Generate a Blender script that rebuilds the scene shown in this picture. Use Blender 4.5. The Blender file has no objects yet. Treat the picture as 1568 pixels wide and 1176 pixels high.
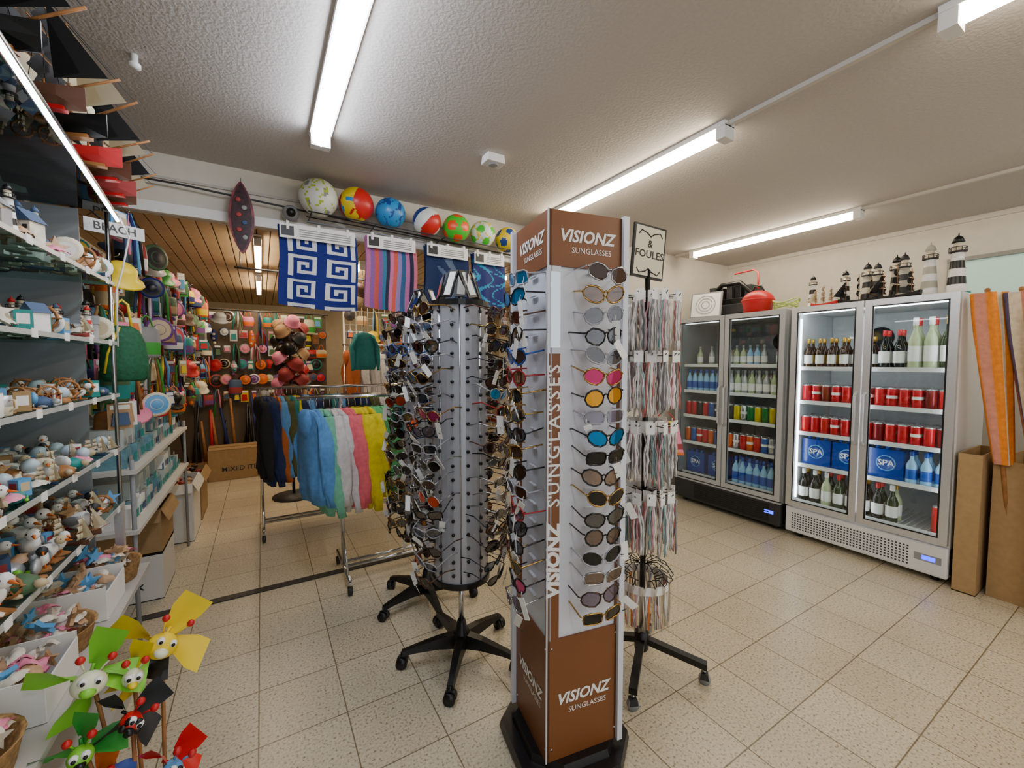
import bpy, math, random
from mathutils import Matrix, Vector, noise
R=random.Random(7)
pi=math.pi
scene=bpy.context.scene
def hx(h):
    h=h.lstrip('#'); c=[int(h[i:i+2],16)/255 for i in (0,2,4)]
    return tuple((x/12.92 if x<=.04045 else ((x+.055)/1.055)**2.4) for x in c)+(1,)
_m={}
def mat(name,col='#808080',rough=.5,metal=0,noise_s=0,noise_a=.15,emit=0,bump=0,coat=0,alpha=1):
    if name in _m: return _m[name]
    m=bpy.data.materials.new(name); m.use_nodes=True; nt=m.node_tree; N=nt.nodes; L=nt.links
    p=N['Principled BSDF']; c=hx(col)
    p.inputs['Base Color'].default_value=c; p.inputs['Roughness'].default_value=rough; p.inputs['Metallic'].default_value=metal
    if emit:
        p.inputs['Emission Color'].default_value=c; p.inputs['Emission Strength'].default_value=emit
    if noise_s:
        t=N.new('ShaderNodeTexNoise'); t.inputs['Scale'].default_value=noise_s; t.inputs['Detail'].default_value=2
        tc=N.new('ShaderNodeTexCoord'); L.new(tc.outputs['Object'],t.inputs['Vector'])
        a=noise_a
        r=N.new('ShaderNodeValToRGB'); r.color_ramp.elements[0].position=.3; r.color_ramp.elements[1].position=.7
        r.color_ramp.elements[0].color=tuple(x*(1-a) for x in c[:3])+(1,); r.color_ramp.elements[1].color=tuple(min(1,x*(1+a*.5)) for x in c[:3])+(1,)
        L.new(t.outputs['Fac'],r.inputs['Fac']); L.new(r.outputs['Color'],p.inputs['Base Color'])
        if bump:
            b=N.new('ShaderNodeBump'); b.inputs['Strength'].default_value=bump; b.inputs['Distance'].default_value=.01
            L.new(t.outputs['Fac'],b.inputs['Height']); L.new(b.outputs['Normal'],p.inputs['Normal'])
    _m[name]=m; return m
def glassmat(name,tint='#eef6f4',fac=.08,rough=.02):
    if name in _m: return _m[name]
    m=bpy.data.materials.new(name); m.use_nodes=True; nt=m.node_tree; N=nt.nodes; L=nt.links
    N.remove(N['Principled BSDF']); o=N['Material Output']
    t=N.new('ShaderNodeBsdfTransparent'); t.inputs['Color'].default_value=hx(tint)
    g=N.new('ShaderNodeBsdfGlossy'); g.inputs['Roughness'].default_value=rough
    x=N.new('ShaderNodeMixShader'); x.inputs['Fac'].default_value=fac
    L.new(t.outputs[0],x.inputs[1]); L.new(g.outputs[0],x.inputs[2]); L.new(x.outputs[0],o.inputs['Surface'])
    _m[name]=m; return m
def T(x,y,z): return Matrix.Translation((x,y,z))
def RX(a): return Matrix.Rotation(math.radians(a),4,'X')
def RY(a): return Matrix.Rotation(math.radians(a),4,'Y')
def RZ(a): return Matrix.Rotation(math.radians(a),4,'Z')
def SC(s): return Matrix.Scale(s,4)
_tx={}
def textmesh(st,shear=0,bold=0):
    k=(st,shear,bold)
    if k in _tx: return _tx[k]
    cu=bpy.data.curves.new('t','FONT'); cu.body=st; cu.size=1; cu.align_x='CENTER'; cu.align_y='CENTER'; cu.resolution_u=2; cu.shear=shear; cu.offset=bold
    ob=bpy.data.objects.new('t',cu); scene.collection.objects.link(ob)
    dg=bpy.context.evaluated_depsgraph_get(); dg.update()
    me=bpy.data.meshes.new_from_object(ob.evaluated_get(dg))
    vs=[v.co.copy() for v in me.vertices]; fs=[list(p.vertices) for p in me.polygons]
    bpy.data.objects.remove(ob); bpy.data.curves.remove(cu); bpy.data.meshes.remove(me)
    w=max([v.x for v in vs])-min([v.x for v in vs]) if vs else 1
    _tx[k]=(vs,fs,w); return _tx[k]
class B:
    def __init__(s): s.v=[];s.f=[];s.mi=[];s.sm=[];s.mats=[]
    def add(s,vs,fs,m,M=None,sm=False):
        o=len(s.v)
        if M is not None: vs=[M@Vector(p) for p in vs]
        s.v+=[tuple(p) for p in vs]
        if not isinstance(m,list):
            if m not in s.mats: s.mats.append(m)
            k=s.mats.index(m); ks=[k]*len(fs)
        else:
            ks=[]
            for q in m:
                if q not in s.mats: s.mats.append(q)
                ks.append(s.mats.index(q))
        for q,k in zip(fs,ks): s.f.append([i+o for i in q]); s.mi.append(k); s.sm.append(sm)
    def box(s,c,d,m,M=None,tp=1.0):
        x,y,z=c; a,b,e=d[0]/2,d[1]/2,d[2]/2
        vs=[(x-a,y-b,z-e),(x+a,y-b,z-e),(x+a,y+b,z-e),(x-a,y+b,z-e),(x-a*tp,y-b*tp,z+e),(x+a*tp,y-b*tp,z+e),(x+a*tp,y+b*tp,z+e),(x-a*tp,y+b*tp,z+e)]
        s.add(vs,[(0,3,2,1),(4,5,6,7),(0,1,5,4),(1,2,6,5),(2,3,7,6),(3,0,4,7)],m,M)
    def bx(s,x0,x1,y0,y1,z0,z1,m,M=None):
        s.box(((x0+x1)/2,(y0+y1)/2,(z0+z1)/2),(x1-x0,y1-y0,z1-z0),m,M)
    def loft(s,rings,m,M=None,sm=True,cap=True,closed=True):
        n=len(rings[0]); vs=[p for r in rings for p in r]; fs=[]
        for i in range(len(rings)-1):
            for j in range(n if closed else n-1):
                k=(j+1)%n; fs.append((i*n+j,i*n+k,(i+1)*n+k,(i+1)*n+j))
        if isinstance(m,list):
            mm=[]
            for i in range(len(rings)-1): mm+=[m[i%len(m)]]*(n if closed else n-1)
            if cap and closed: fs.append(tuple(range(n-1,-1,-1))); fs.append(tuple((len(rings)-1)*n+j for j in range(n))); mm+=[m[0],m[-1]]
            s.add(vs,fs,mm,M,sm); return
        if cap and closed: fs.append(tuple(range(n-1,-1,-1))); fs.append(tuple((len(rings)-1)*n+j for j in range(n)))
        s.add(vs,fs,m,M,sm)
    def lathe(s,prof,m,M=None,n=14,sm=True):
        s.loft([[(max(r,1e-4)*math.cos(2*pi*j/n),max(r,1e-4)*math.sin(2*pi*j/n),z) for j in range(n)] for r,z in prof],m,M,sm)
    def tube(s,pts,r,m,M=None,n=6,sm=True,closed=False):
        P=[Vector(p) for p in pts]; rings=[]; K=len(P)
        for i,p in enumerate(P):
            if closed: t=P[(i+1)%K]-P[(i-1)%K]
            else: t=P[min(i+1,K-1)]-P[max(i-1,0)]
            if t.length<1e-9: t=Vector((0,0,1))
            t.normalize()
            up=Vector((0,0,1)) if abs(t.z)<.9 else Vector((0,1,0))
            if closed or i==0: a=t.cross(up).normalized()
            else:
                a=(pa-t*pa.dot(t)); a=a.normalized() if a.length>1e-6 else t.cross(up).normalized()
            pa=a; b=t.cross(a); rr=r[i] if isinstance(r,(list,tuple)) else r
            rings.append([p+a*rr*math.cos(2*pi*j/n)+b*rr*math.sin(2*pi*j/n) for j in range(n)])
        if closed: rings.append(rings[0])
        s.loft(rings,m,M,sm,cap=not closed)
    def cyl(s,p0,p1,r0,m,r1=None,M=None,n=12):
        s.tube([p0,p1],[r0,r0 if r1 is None else r1],m,M,n)
    def sph(s,c,r,m,M=None,nu=12,nv=8,fn=None,fm=None):
        if not isinstance(r,(tuple,list)): r=(r,r,r)
        vs=[];fs=[];mm=[]
        for i in range(nv+1):
            th=pi*i/nv
            for j in range(nu):
                ph=2*pi*j/nu; vs.append((c[0]+r[0]*math.sin(th)*math.cos(ph),c[1]+r[1]*math.sin(th)*math.sin(ph),c[2]+r[2]*math.cos(th)))
        for i in range(nv):
            for j in range(nu):
                k=(j+1)%nu; fs.append((i*nu+j,(i+1)*nu+j,(i+1)*nu+k,i*nu+k))
                if fm:
                    th=pi*(i+.5)/nv; ph=2*pi*(j+.5)/nu
                    mm.append(fm(Vector((math.sin(th)*math.cos(ph),math.sin(th)*math.sin(ph),math.cos(th)))))
        s.add(vs,fs,mm if fm else m,M,True)
    def prism(s,poly,y0,y1,m,M=None,sm=False):
        n=len(poly); vs=[(x,y0,z) for x,z in poly]+[(x,y1,z) for x,z in poly]
        fs=[tuple(range(n)),tuple(range(2*n-1,n-1,-1))]+[(i,i+n,(i+1)%n+n,(i+1)%n) for i in range(n)]
        s.add(vs,fs,m,M,sm)
    def surf(s,fn,nu,nv,m,M=None,sm=True):
        vs=[fn(i/nu,j/nv) for i in range(nu+1) for j in range(nv+1)]; fs=[]; mm=[]
        for i in range(nu):
            for j in range(nv):
                fs.append((i*(nv+1)+j,(i+1)*(nv+1)+j,(i+1)*(nv+1)+j+1,i*(nv+1)+j+1))
                if callable(m): mm.append(m((i+.5)/nu,(j+.5)/nv))
        s.add(vs,fs,mm if callable(m) else m,M,sm)
    def text(s,st,size,m,M,shear=0,bold=0,width=None):
        vs,fs,w=textmesh(st,shear,bold)
        k=size if width is None else width/w
        s.add([v*k for v in vs],fs,m,M)
    def build(s,name,parent=None,bevel=0):
        me=bpy.data.meshes.new(name)
        xs=[v[0] for v in s.v];ys=[v[1] for v in s.v];zs=[v[2] for v in s.v]
        o=((min(xs)+max(xs))/2,(min(ys)+max(ys))/2,min(zs))
        if parent is not None: o=tuple(parent.location)
        me.from_pydata([(v[0]-o[0],v[1]-o[1],v[2]-o[2]) for v in s.v],[],s.f)
        for m in s.mats: me.materials.append(m)
        me.polygons.foreach_set('material_index',s.mi); me.polygons.foreach_set('use_smooth',s.sm); me.update()
        ob=bpy.data.objects.new(name,me); scene.collection.objects.link(ob)
        if parent is not None: ob.parent=parent
        else: ob.location=o
        if bevel:
            md=ob.modifiers.new('bevel','BEVEL'); md.width=bevel; md.segments=2; md.limit_method='ANGLE'
        return ob
# ---------- common materials
white=mat('white_plastic','#e9e8e4',.4); black=mat('black_plastic','#0c0c0d',.35); dgrey=mat('dark_grey','#2a2b2d',.5)
grey=mat('grey_paint','#8d8f90',.5); chrome=mat('chrome','#c9ccd0',.18,1); alu=mat('brushed_aluminium','#d0d2d4',.35,.6,120,.06)
brown=mat('brown_print','#7b4820',.42,0,8,.04); cream=mat('cream','#e3d8bd',.6); wood=mat('wood','#a8713d',.5,0,25,.3)
card=mat('cardboard','#a98a5e',.85,0,30,.1); mirror=mat('mirror','#dfe6ea',.03,1)
paper=mat('paper','#f4f3ef',.7); red=mat('red','#c4161c',.4); blue=mat('blue','#1846a8',.4); lblue=mat('light_blue','#5fa4d8',.45)
yellow=mat('yellow','#f2d21b',.45); green=mat('green','#3aa33c',.45); lime=mat('lime','#86d336',.4); orange=mat('orange','#ee7420',.45)
pink=mat('pink','#f08aa8',.5); teal=mat('teal','#128a86',.5); navy=mat('navy','#16266b',.7,0,90,.2); purple=mat('purple','#73448c',.6)
glass=glassmat('clear_glass'); glassedge=mat('glass_edge','#7fa79a',.1)
mred=mat('muted_red','#9c3434',.6); mblue=mat('muted_blue','#3d5578',.6); mgreen=mat('muted_green','#4a6b48',.6); tan=mat('tan','#b58f66',.7); choc=mat('chocolate','#4d3324',.6); sand=mat('sand','#cdb994',.7); silver=mat('silver_paint','#b4b6b8',.35,.4)
COL=[white,red,mblue,lblue,yellow,green,orange,pink,teal,navy,purple,cream,dgrey,wood,grey,mred,tan,choc,sand,black,mgreen]
MUT=[paper,silver,sand,tan,cream,paper,grey,lblue,mblue,silver,paper,teal,wood]
# ---------- room shell
H=2.75
def floor_mat():
    m=bpy.data.materials.new('terrazzo_tiles'); m.use_nodes=True; nt=m.node_tree; N=nt.nodes; L=nt.links; p=N['Principled BSDF']
    g=N.new('ShaderNodeNewGeometry'); br=N.new('ShaderNodeTexBrick'); br.offset=0; br.squash=1
    mp=N.new('ShaderNodeMapping'); mp.inputs['Location'].default_value=(.05,.13,0); L.new(g.outputs['Position'],mp.inputs['Vector']); L.new(mp.outputs['Vector'],br.inputs['Vector'])
    br.inputs['Scale'].default_value=1; br.inputs['Brick Width'].default_value=.333; br.inputs['Row Height'].default_value=.333
    br.inputs['Mortar Size'].default_value=.003; br.inputs['Mortar Smooth'].default_value=.3
    br.inputs['Color1'].default_value=(1,1,1,1); br.inputs['Color2'].default_value=(.91,.9,.88,1); br.inputs['Mortar'].default_value=(.34,.30,.24,1)
    n1=N.new('ShaderNodeTexNoise'); n1.inputs['Scale'].default_value=95; n1.inputs['Detail'].default_value=4; L.new(g.outputs['Position'],n1.inputs['Vector'])
    r1=N.new('ShaderNodeValToRGB'); e=r1.color_ramp.elements; e[0].position=.31; e[0].color=hx('#8c7d64'); e[1].position=.44; e[1].color=hx('#d2c6a9')
    x=r1.color_ramp.elements.new(.68); x.color=hx('#e4dac2')
    L.new(n1.outputs['Fac'],r1.inputs['Fac'])
    n2=N.new('ShaderNodeTexNoise'); n2.inputs['Scale'].default_value=1.6; n2.inputs['Detail'].default_value=4; L.new(g.outputs['Position'],n2.inputs['Vector'])
    r2=N.new('ShaderNodeValToRGB'); r2.color_ramp.elements[0].position=.3; r2.color_ramp.elements[0].color=(.84,.83,.82,1); r2.color_ramp.elements[1].position=.7; r2.color_ramp.elements[1].color=(1,1,1,1); L.new(n2.outputs['Fac'],r2.inputs['Fac'])
    def mul(a,b):
        q=N.new('ShaderNodeMix'); q.data_type='RGBA'; q.blend_type='MULTIPLY'; q.inputs[0].default_value=1; L.new(a,q.inputs[6]); L.new(b,q.inputs[7]); return q.outputs[2]
    o=mul(mul(r1.outputs[0],br.outputs['Color']),r2.outputs[0]); L.new(o,p.inputs['Base Color'])
    p.inputs['Roughness'].default_value=.3
    bp=N.new('ShaderNodeBump'); bp.invert=True; bp.inputs['Strength'].default_value=.4; bp.inputs['Distance'].default_value=.002; L.new(br.outputs['Fac'],bp.inputs['Height']); L.new(bp.outputs[0],p.inputs['Normal'])
    return m
XL,XR,YB,YS=-1.3,5.15,9.2,-2.6
fm=floor_mat()
b=B(); b.bx(XL-.1,XR+.1,YS,YB+.1,-.1,0,fm); b.build('floor')
cm=mat('ceiling_stucco','#beb7b0',.9,0,70,.05,bump=.28)
b=B(); b.bx(XL-.1,XR+.1,YS,3.25,H,H+.1,cm); b.build('ceiling')
slat=mat('ceiling_slats','#b59a74',.7,0,6,.1); slatd=mat('ceiling_slat_gap','#7d6a4e',.8)
b=B(); b.bx(XL-.1,XR+.1,3.25,YB+.1,2.62,2.72,slatd)
x=XL
while x<XR: b.bx(x,x+.09,3.26,YB,2.605,2.62,slat); x+=.1
b.build('ceiling')
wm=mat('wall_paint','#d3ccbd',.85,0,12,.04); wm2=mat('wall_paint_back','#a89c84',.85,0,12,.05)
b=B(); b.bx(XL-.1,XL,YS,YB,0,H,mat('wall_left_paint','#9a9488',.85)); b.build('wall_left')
b=B(); b.bx(XR,XR+.1,1.2,YB,0,H,wm); b.bx(XR,XR+.1,YS,-1.6,0,H,wm); b.bx(XR,XR+.1,-1.6,1.2,0,2.0,wm); b.bx(XR,XR+.1,-1.6,1.2,2.42,H,wm); b.build('wall_right')
b=B(); wf=mat('window_frame','#8f8c84',.5); wg=mat('window_pane_frosted','#a9c4b4',.4,emit=.6)
b.bx(XR-.02,XR+.07,-1.6,1.2,2.0,2.03,wf); b.bx(XR-.02,XR+.07,-1.6,1.2,2.39,2.42,wf)
for y in (-1.6,-.7,.25,1.17): b.bx(XR-.01,XR+.07,y,y+.03,2.03,2.39,wf)
b.bx(XR+.03,XR+.04,-1.56,1.16,2.03,2.39,wg); b.build('window_1')
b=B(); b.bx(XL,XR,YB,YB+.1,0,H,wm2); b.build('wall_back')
b=B(); b.bx(XL,2.65,3.2,3.32,2.42,H,wm); b.bx(2.65,XR,3.2,3.32,0,H,wm); b.build('wall_partition')
b=B(); b.bx(XL,2.65,3.17,3.2,2.40,2.46,white); b.bx(XL,2.65,3.185,3.2,2.6,2.615,mat('cable_duct','#b9b4aa',.5)); b.tube([(XL,3.14,2.57),(-.4,3.14,2.57),(1.9,3.14,2.45)],.006,dgrey); b.build('trim_1')
b=B(); b.bx(-1.25,2.65,3.17,3.23,0,.006,mat('floor_strip','#2d2a28',.5)); b.build('trim_2')
b=B(); cd=mat('conduit','#c9c3b8',.6)
for x in (2.07,4.1):
    b.bx(x-.013,x+.013,YS,3.18,H-.02,H,cd)
b.bx(XR-.02,XR,YS,3.2,H-.04,H,cd); b.build('trim_3')
# ---------- tube lights
cool=mat('led_cool','#eaf1ff',emit=40); warm=mat('led_warm','#ffefd4',emit=37); warm2=mat('led_warm_back','#ffe9c6',emit=58)
def tubelight(x,y0,y1,z,em,w=.07):
    b=B(); b.bx(x-w*.6,x+w*.6,y0-.05,y1+.05,z-.025,z,white)
    n=4; rings=[]
    for y in (y0,y1):
        rings.append([(x+w/2*math.cos(pi*j/n),y,z-.025-w*.75*math.sin(pi*j/n)) for j in range(n+1)])
    b.loft(rings,em,cap=False,closed=False)
    b.bx(x-w*.55,x+w*.55,y0-.05,y0,z-.085,z-.02,white); b.bx(x-w*.55,x+w*.55,y1,y1+.05,z-.085,z-.02,white)
    b.build('ceiling_tube_light')
tubelight(.3,1.0,2.45,H,cool,.085); tubelight(.3,-1.6,-.2,H,cool,.085)
tubelight(2.07,1.35,2.85,H,warm); tubelight(2.07,-1.0,.48,H,warm)
tubelight(4.1,1.5,2.93,H,warm); tubelight(4.1,-1.2,.2,H,warm)
for x,y in ((0,4.2),(0,6.0),(.95,4.7),(1.2,7.2),(2.6,4.4),(2.7,7.0)):
    tubelight(x,y,y+1.2,2.6,warm2,.05)
b=B(); b.box((1.21,2.23,H-.025),(.12,.09,.05),white,tp=.9); b.cyl((1.21,2.23,H-.05),(1.21,2.23,H-.058),.03,grey); b.build('smoke_detector',bevel=.006)
b=B(); b.lathe([(.0,0),(.012,0),(.012,-.03),(.02,-.035),(.02,-.05),(0,-.052)],white,T(-.4,2.25,H)); b.build('ceiling_hook')

# ---------- sunglasses
FR=[mat('frame_black','#0a0a0b',.2),mat('frame_tort','#3c2010',.25,0,60,.6),mat('frame_silver','#b8babc',.2,1),mat('frame_black','#0a0a0b',.2),mat('frame_brown','#57331c',.3),mat('frame_gold','#b8924e',.2,1),mat('frame_clear','#a9a9b0',.2),mat('frame_black','#0a0a0b',.2)]
FRC=[mat('frame_red','#a3161a',.3),mat('frame_blue','#1b4fa8',.3),mat('frame_navy','#1a2444',.3)]
# tinted see-through lenses
LN=[mat('lens_black','#08080a',.06),glassmat('lens_brown_tint','#7a5238',.16,.03),glassmat('lens_grey_tint','#5e6068',.16,.03),glassmat('lens_violet_tint','#84708e',.15,.03),glassmat('lens_tan_tint','#a07a5c',.15,.03),mat('lens_black','#08080a',.06),glassmat('lens_dark_tint','#38383e',.16,.03),glassmat('lens_blue_tint','#62789c',.15,.03),mat('lens_brown','#3d2415',.08)]
LNC=[mat('lens_blue_mirror','#1183c8',.1,.7),mat('lens_gold_mirror','#c98a1e',.12,.8),mat('lens_pink_mirror','#d8458a',.12,.7),mat('lens_green_mirror','#1d9c64',.12,.7),mat('lens_orange_mirror','#d84c12',.12,.8)]
def glasses(b,M,fr,ln,shape=0,tag=False):
    n=10
    for sx in (-1,1):
        pts=[]
        for j in range(n):
            a=2*pi*j/n; cx,cz=math.cos(a),math.sin(a)
            if shape==0: px,pz=.032*cx,.025*cz-.004*(cx*sx<0)*abs(cz)
            elif shape==1: px,pz=.031*(abs(cx)**.55)*(1 if cx>0 else -1),.021*(abs(cz)**.55)*(1 if cz>0 else -1)
            elif shape==2: px,pz=.029*cx,.027*cz
            else: px,pz=.033*cx,.025*cz+.007*cx*sx
            pts.append((sx*.036+px,.012*((sx*px+.03)/.06)**2,pz))
        b.add([p for p in pts],[tuple(range(n))],ln,M)
        b.tube([(p[0],p[1],p[2]) for p in pts],.003,fr,M,n=4,closed=True)
        b.tube([(sx*.067,.010,.010),(sx*.073,.018,.010),(sx*.073,.09,.010),(sx*.069,.135,-.012)],.0027,fr,M,n=4)
    b.tube([(-.008,0,.006),(0,-.002,.010),(.008,0,.006)],.0028,fr,M,n=4)
    if tag:
        tx=R.choice((-.068,.03,.07)); L=R.uniform(.05,.08)
        b.box((0,0,-L/2),(.024,.0012,L),paper,M@T(tx,-.008,-.018)@RY(R.uniform(-45,45))@RZ(R.uniform(-40,40)))
        b.tube([(tx,-.003,.0),(tx,-.008,-.02)],.0008,paper,M,n=3)
        b.box((0,-.0005,-L*.65),(.014,.0016,.002),dgrey,M@T(tx,-.0085,-.018))
def rg(b,M,tagp=.35):
    f=R.choice(FR) if R.random()<.93 else R.choice(FRC); l=R.choice(LN) if R.random()<.9 else R.choice(LNC)
    glasses(b,M,f,l,R.randint(0,3),R.random()<tagp)
DM=T(1.02,1.29,0)@RZ(-10)
b=B(); hs=.15
def plate(b,poly,z0,z1,m,M,k=1): b.loft([[(x,y,z0) for x,y in poly],[(x*k,y*k,z1) for x,y in poly]],m,M,sm=False)
sq=[(-.235,-.12),(-.12,-.235),(.12,-.235),(.235,-.12),(.235,.12),(.12,.235),(-.12,.235),(-.235,.12)]
plate(b,sq,.02,.05,black,DM,.97); plate(b,[(x*.8,y*.8) for x,y in sq],.05,.075,black,DM,.95)
plate(b,[(x*.7,y*.7) for x,y in sq],0,.02,black,DM)
wpan=mat('display_white','#dadde6',.3)
for k in range(4):
    F=DM@RZ(-90*k)
    b.bx(-hs,hs,-hs,-hs+.012,.075,.53,brown,F); b.bx(-hs,hs,-hs,-hs+.012,1.86,2.05,brown,F)
    b.bx(-hs+.045,hs,-hs+.008,-hs+.016,.53,1.86,wpan,F)
    b.bx(-hs,-hs+.048,-hs,-hs+.012,.53,1.56,brown,F)
    b.bx(-hs,-hs+.048,-hs,-hs+.012,1.56,1.86,wpan,F); b.bx(-hs+.008,-hs+.046,-hs-.002,-hs,1.58,1.84,mirror,F)
    if k%2==0: b.bx(hs-.004,hs+.018,-hs-.014,-hs+.006,.075,2.055,wpan,F)
    else: b.bx(hs-.002,hs+.003,-hs-.003,-hs+.002,.075,2.052,wpan,F)
    FT=F@T(0,-hs-.0015,0)
    b.text('VISIONZ',1,paper,FT@T(.0,0,1.965)@RX(90),.25,.03,.225)
    b.text('SUNGLASSES',1,paper,FT@T(.02,0,1.918)@RX(90),0,0,.16)
    b.text('VISIONZ',1,paper,FT@T(.0,0,.30)@RX(90),.25,.03,.225)
    b.text('SUNGLASSES',1,paper,FT@T(.02,0,.253)@RX(90),0,0,.16)
    V=Matrix(((0,-1,0,0),(0,0,-1,0),(1,0,0,0),(0,0,0,1)))
    b.text('VISIONZ',1,paper,FT@T(-hs+.026,0,.82)@V,.2,.05,.28)
    b.text("S'U'N'G'L'A'S'S'E'S",1,paper,FT@T(-hs+.026,0,1.27)@V,0,0.01,.50)
    for i in range(4): b.cyl((-hs+.02+.27*(i%2),-hs-.002,.12+.38*(i//2)),(-hs+.02+.27*(i%2),-hs+.002,.12+.38*(i//2)),.004,chrome,M=F,n=8)
b.bx(-hs+.01,hs-.01,-hs+.01,hs-.01,2.03,2.04,brown,DM)
st=b.build('sunglasses_display_stand')
b=B()
for k in range(4):
    F=DM@RZ(-90*k)
    for i in range(18):
        z=.64+i*.0700
        M=F@T(.03+R.uniform(-.008,.008),-hs-.085+R.uniform(-.01,.01),z)@RX(R.uniform(2,14))@RY(R.uniform(-7,7))@RZ(R.uniform(-7,7))@SC(1.13)
        if k==0 and i==9: glasses(b,M,FR[0],LNC[0],3)
        elif k==0 and i==11: glasses(b,M,FR[0],LNC[1],2)
        elif k==0 and i==12: glasses(b,M,FR[5],LNC[2],0)
        elif k==0: glasses(b,M,R.choice(FR),R.choice(LN),R.randint(0,3),i in (1,4,6,8,10,14,15))
        else: rg(b,M,.9)
        b.box((.025,-hs-.002,z+.012),(.05,.012,.004),wpan,F)
b.build('sunglasses',st)
def star_base(b,cx,cy,rot,r=.3):
    b.lathe([(.03,.05),(.045,.07),(.045,.13),(.028,.16),(.02,.2)],black,T(cx,cy,0))
    for i in range(5):
        M=T(cx,cy,0)@RZ(rot+72*i)
        rg_=[]
        for x,w,z0,z1 in ((.02,.032,.065,.135),(.12,.026,.075,.125),(.24,.02,.072,.1),(r,.018,.065,.085)):
            rg_.append([(x,-w,z0),(x,w,z0),(x,w*.7,z1),(x,-w*.7,z1)])
        b.loft(rg_,black,M,sm=False)
        b.cyl((r,0,.03),(r,0,.08),.007,black,M=M)
        A=R.uniform(0,180); W=M@T(r,0,.028)@RZ(A)
        b.cyl((0,-.024,0),(0,-.006,0),.028,black,M=W,n=14); b.cyl((0,.006,0),(0,.024,0),.028,black,M=W,n=14)
        b.prism([(-.03,.0),(-.022,.026),(0,.034),(.022,.026),(.03,0)],-.006,.006,dgrey,W)
drum=mat('drum_silver','#b4b7bf',.35,.3)
def spinner(cx,cy,rot,rad,seed,nt):
    global R
    R=random.Random(seed)
    b=B(); star_base(b,cx,cy,rot)
    b.cyl((cx,cy,.15),(cx,cy,.46),.014,chrome); b.cyl((cx,cy,1.8),(cx,cy,1.9),.012,chrome)
    D=T(cx,cy,0)
    n=28; b.lathe([(.03,.43),(rad+.012,.43),(rad+.012,.455),(rad,.455),(rad,1.80),(rad+.012,1.80),(rad+.012,1.825),(.03,1.825)],[black,black,black,drum,black,black,black],D,n=n,sm=False)
    face=math.degrees(math.atan2(-cy,-cx))
    for i in range(12):
        a=math.radians(face+30*i+15)
        for k in range(20):
            z=.50+k*.067
            b.cyl((cx+rad*math.cos(a),cy+rad*math.sin(a),z),(cx+(rad+.009)*math.cos(a),cy+(rad+.009)*math.sin(a),z),.0085,black,n=6)
    for i in range(8):
        a=math.radians(face+45*i)
        b.cyl((cx+rad*math.cos(a),cy+rad*math.sin(a),.46),(cx+rad*math.cos(a),cy+rad*math.sin(a),1.80),.004,chrome,n=5)
    ob=b.build('sunglasses_spinner_rack')
    b=B()
    for ang0 in (52,-46,96,-96,145,-145):
        ang=face+ang0
        for k in range(17):
            z=.50+k*.079+R.uniform(-.01,.01)
            M=D@RZ(ang+90+R.uniform(-8,8))@T(0,-rad-.105+R.uniform(-.015,.01),z)@RX(R.uniform(5,25))@RZ(R.uniform(-16,16))@RY(R.uniform(-8,8))@SC(1.1)
            if R.random()<.96: rg(b,M,.9)
    b.build('sunglasses',ob)
    b=B()
    for i in range(nt):
        a=face+(i-nt/2)*38+20; M=D@RZ(a+90)@T(0,-rad*.8,1.83)@RX(-18)@RY(R.uniform(-30,30))
        b.bx(-.03,.03,-.003,.003,.01,.15,black,M); b.bx(-.015,.022,-.006,-.003,.02,.14,mirror if i%2 else paper,M)
    b.build('header_tags',ob)
spinner(.854,1.93,20,.135,11,7)
spinner(.873,2.52,50,.125,12,6)
R=random.Random(3)
# ---------- jewellery rack
cx,cy=1.6,1.40
b=B(); b.cyl((cx,cy,.1),(cx,cy,1.97),.014,black)
b.lathe([(.03,.09),(.035,.1),(.035,.19),(.02,.2)],black,T(cx,cy,0))
for i in range(4):
    M=T(cx,cy,0)@RZ(-55+90*i)
    b.loft([[(x,-.018,z),(x,.018,z),(x,.018,z+.03),(x,-.018,z+.03)] for x,z in ((.02,.13),(.30,.075))],black,M,sm=False)
    b.cyl((.29,0,.05),(.29,0,.08),.008,chrome,M=M); W=M@T(.29,0,.026)@RZ(40*i)
    b.cyl((0,-.012,0),(0,.012,0),.026,grey,M=W,n=14); b.prism([(-.02,0),(-.015,.03),(.015,.03),(.02,0)],-.015,.015,dgrey,W)
bsil=mat('bead_silver','#d6d4d1',.25,.3); bwh=mat('bead_white','#e6e4e1',.4); bgr=mat('bead_grey','#8e8e93',.3,.3)
bead=[bsil,bsil,bsil,bsil,bwh,bwh,bgr,bsil,mat('bead_pink','#dba0aa',.4),mat('bead_coral','#c07468',.4),bwh,mat('bead_teal','#7fa6a6',.4)]
TIER=(1.84,1.56,1.23,.90)
for z in TIER:
    b.lathe([(.02,z-.01),(.03,z-.01),(.03,z+.01),(.02,z+.01)],black,T(cx,cy,0))
    for i in range(14):
        M=T(cx,cy,z)@RZ(360/14*i)
        b.tube([(.02,0,0),(.14,0,0),(.15,0,.012)],.0025,black,M,n=4)
for i in range(16):
    M=T(cx,cy,.5)@RZ(22.5*i)
    b.tube([(.02,0,.04),(.07,0,.055),(.12,0,.03),(.145,0,-.01),(.13,0,-.03),(.1,0,-.01),(.06,0,-.03)],.0025,black,M,n=4)
SM=T(cx-.01,cy,1.93)@RZ(-8)@RY(5)
b.bx(-.095,.095,-.006,.006,0,.25,black,SM); b.bx(-.085,.085,-.009,-.006,.01,.24,cream,SM); b.text('&\nFOULES',.05,black,SM@T(0,-.0105,.135)@RX(90),0,.01)
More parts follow.
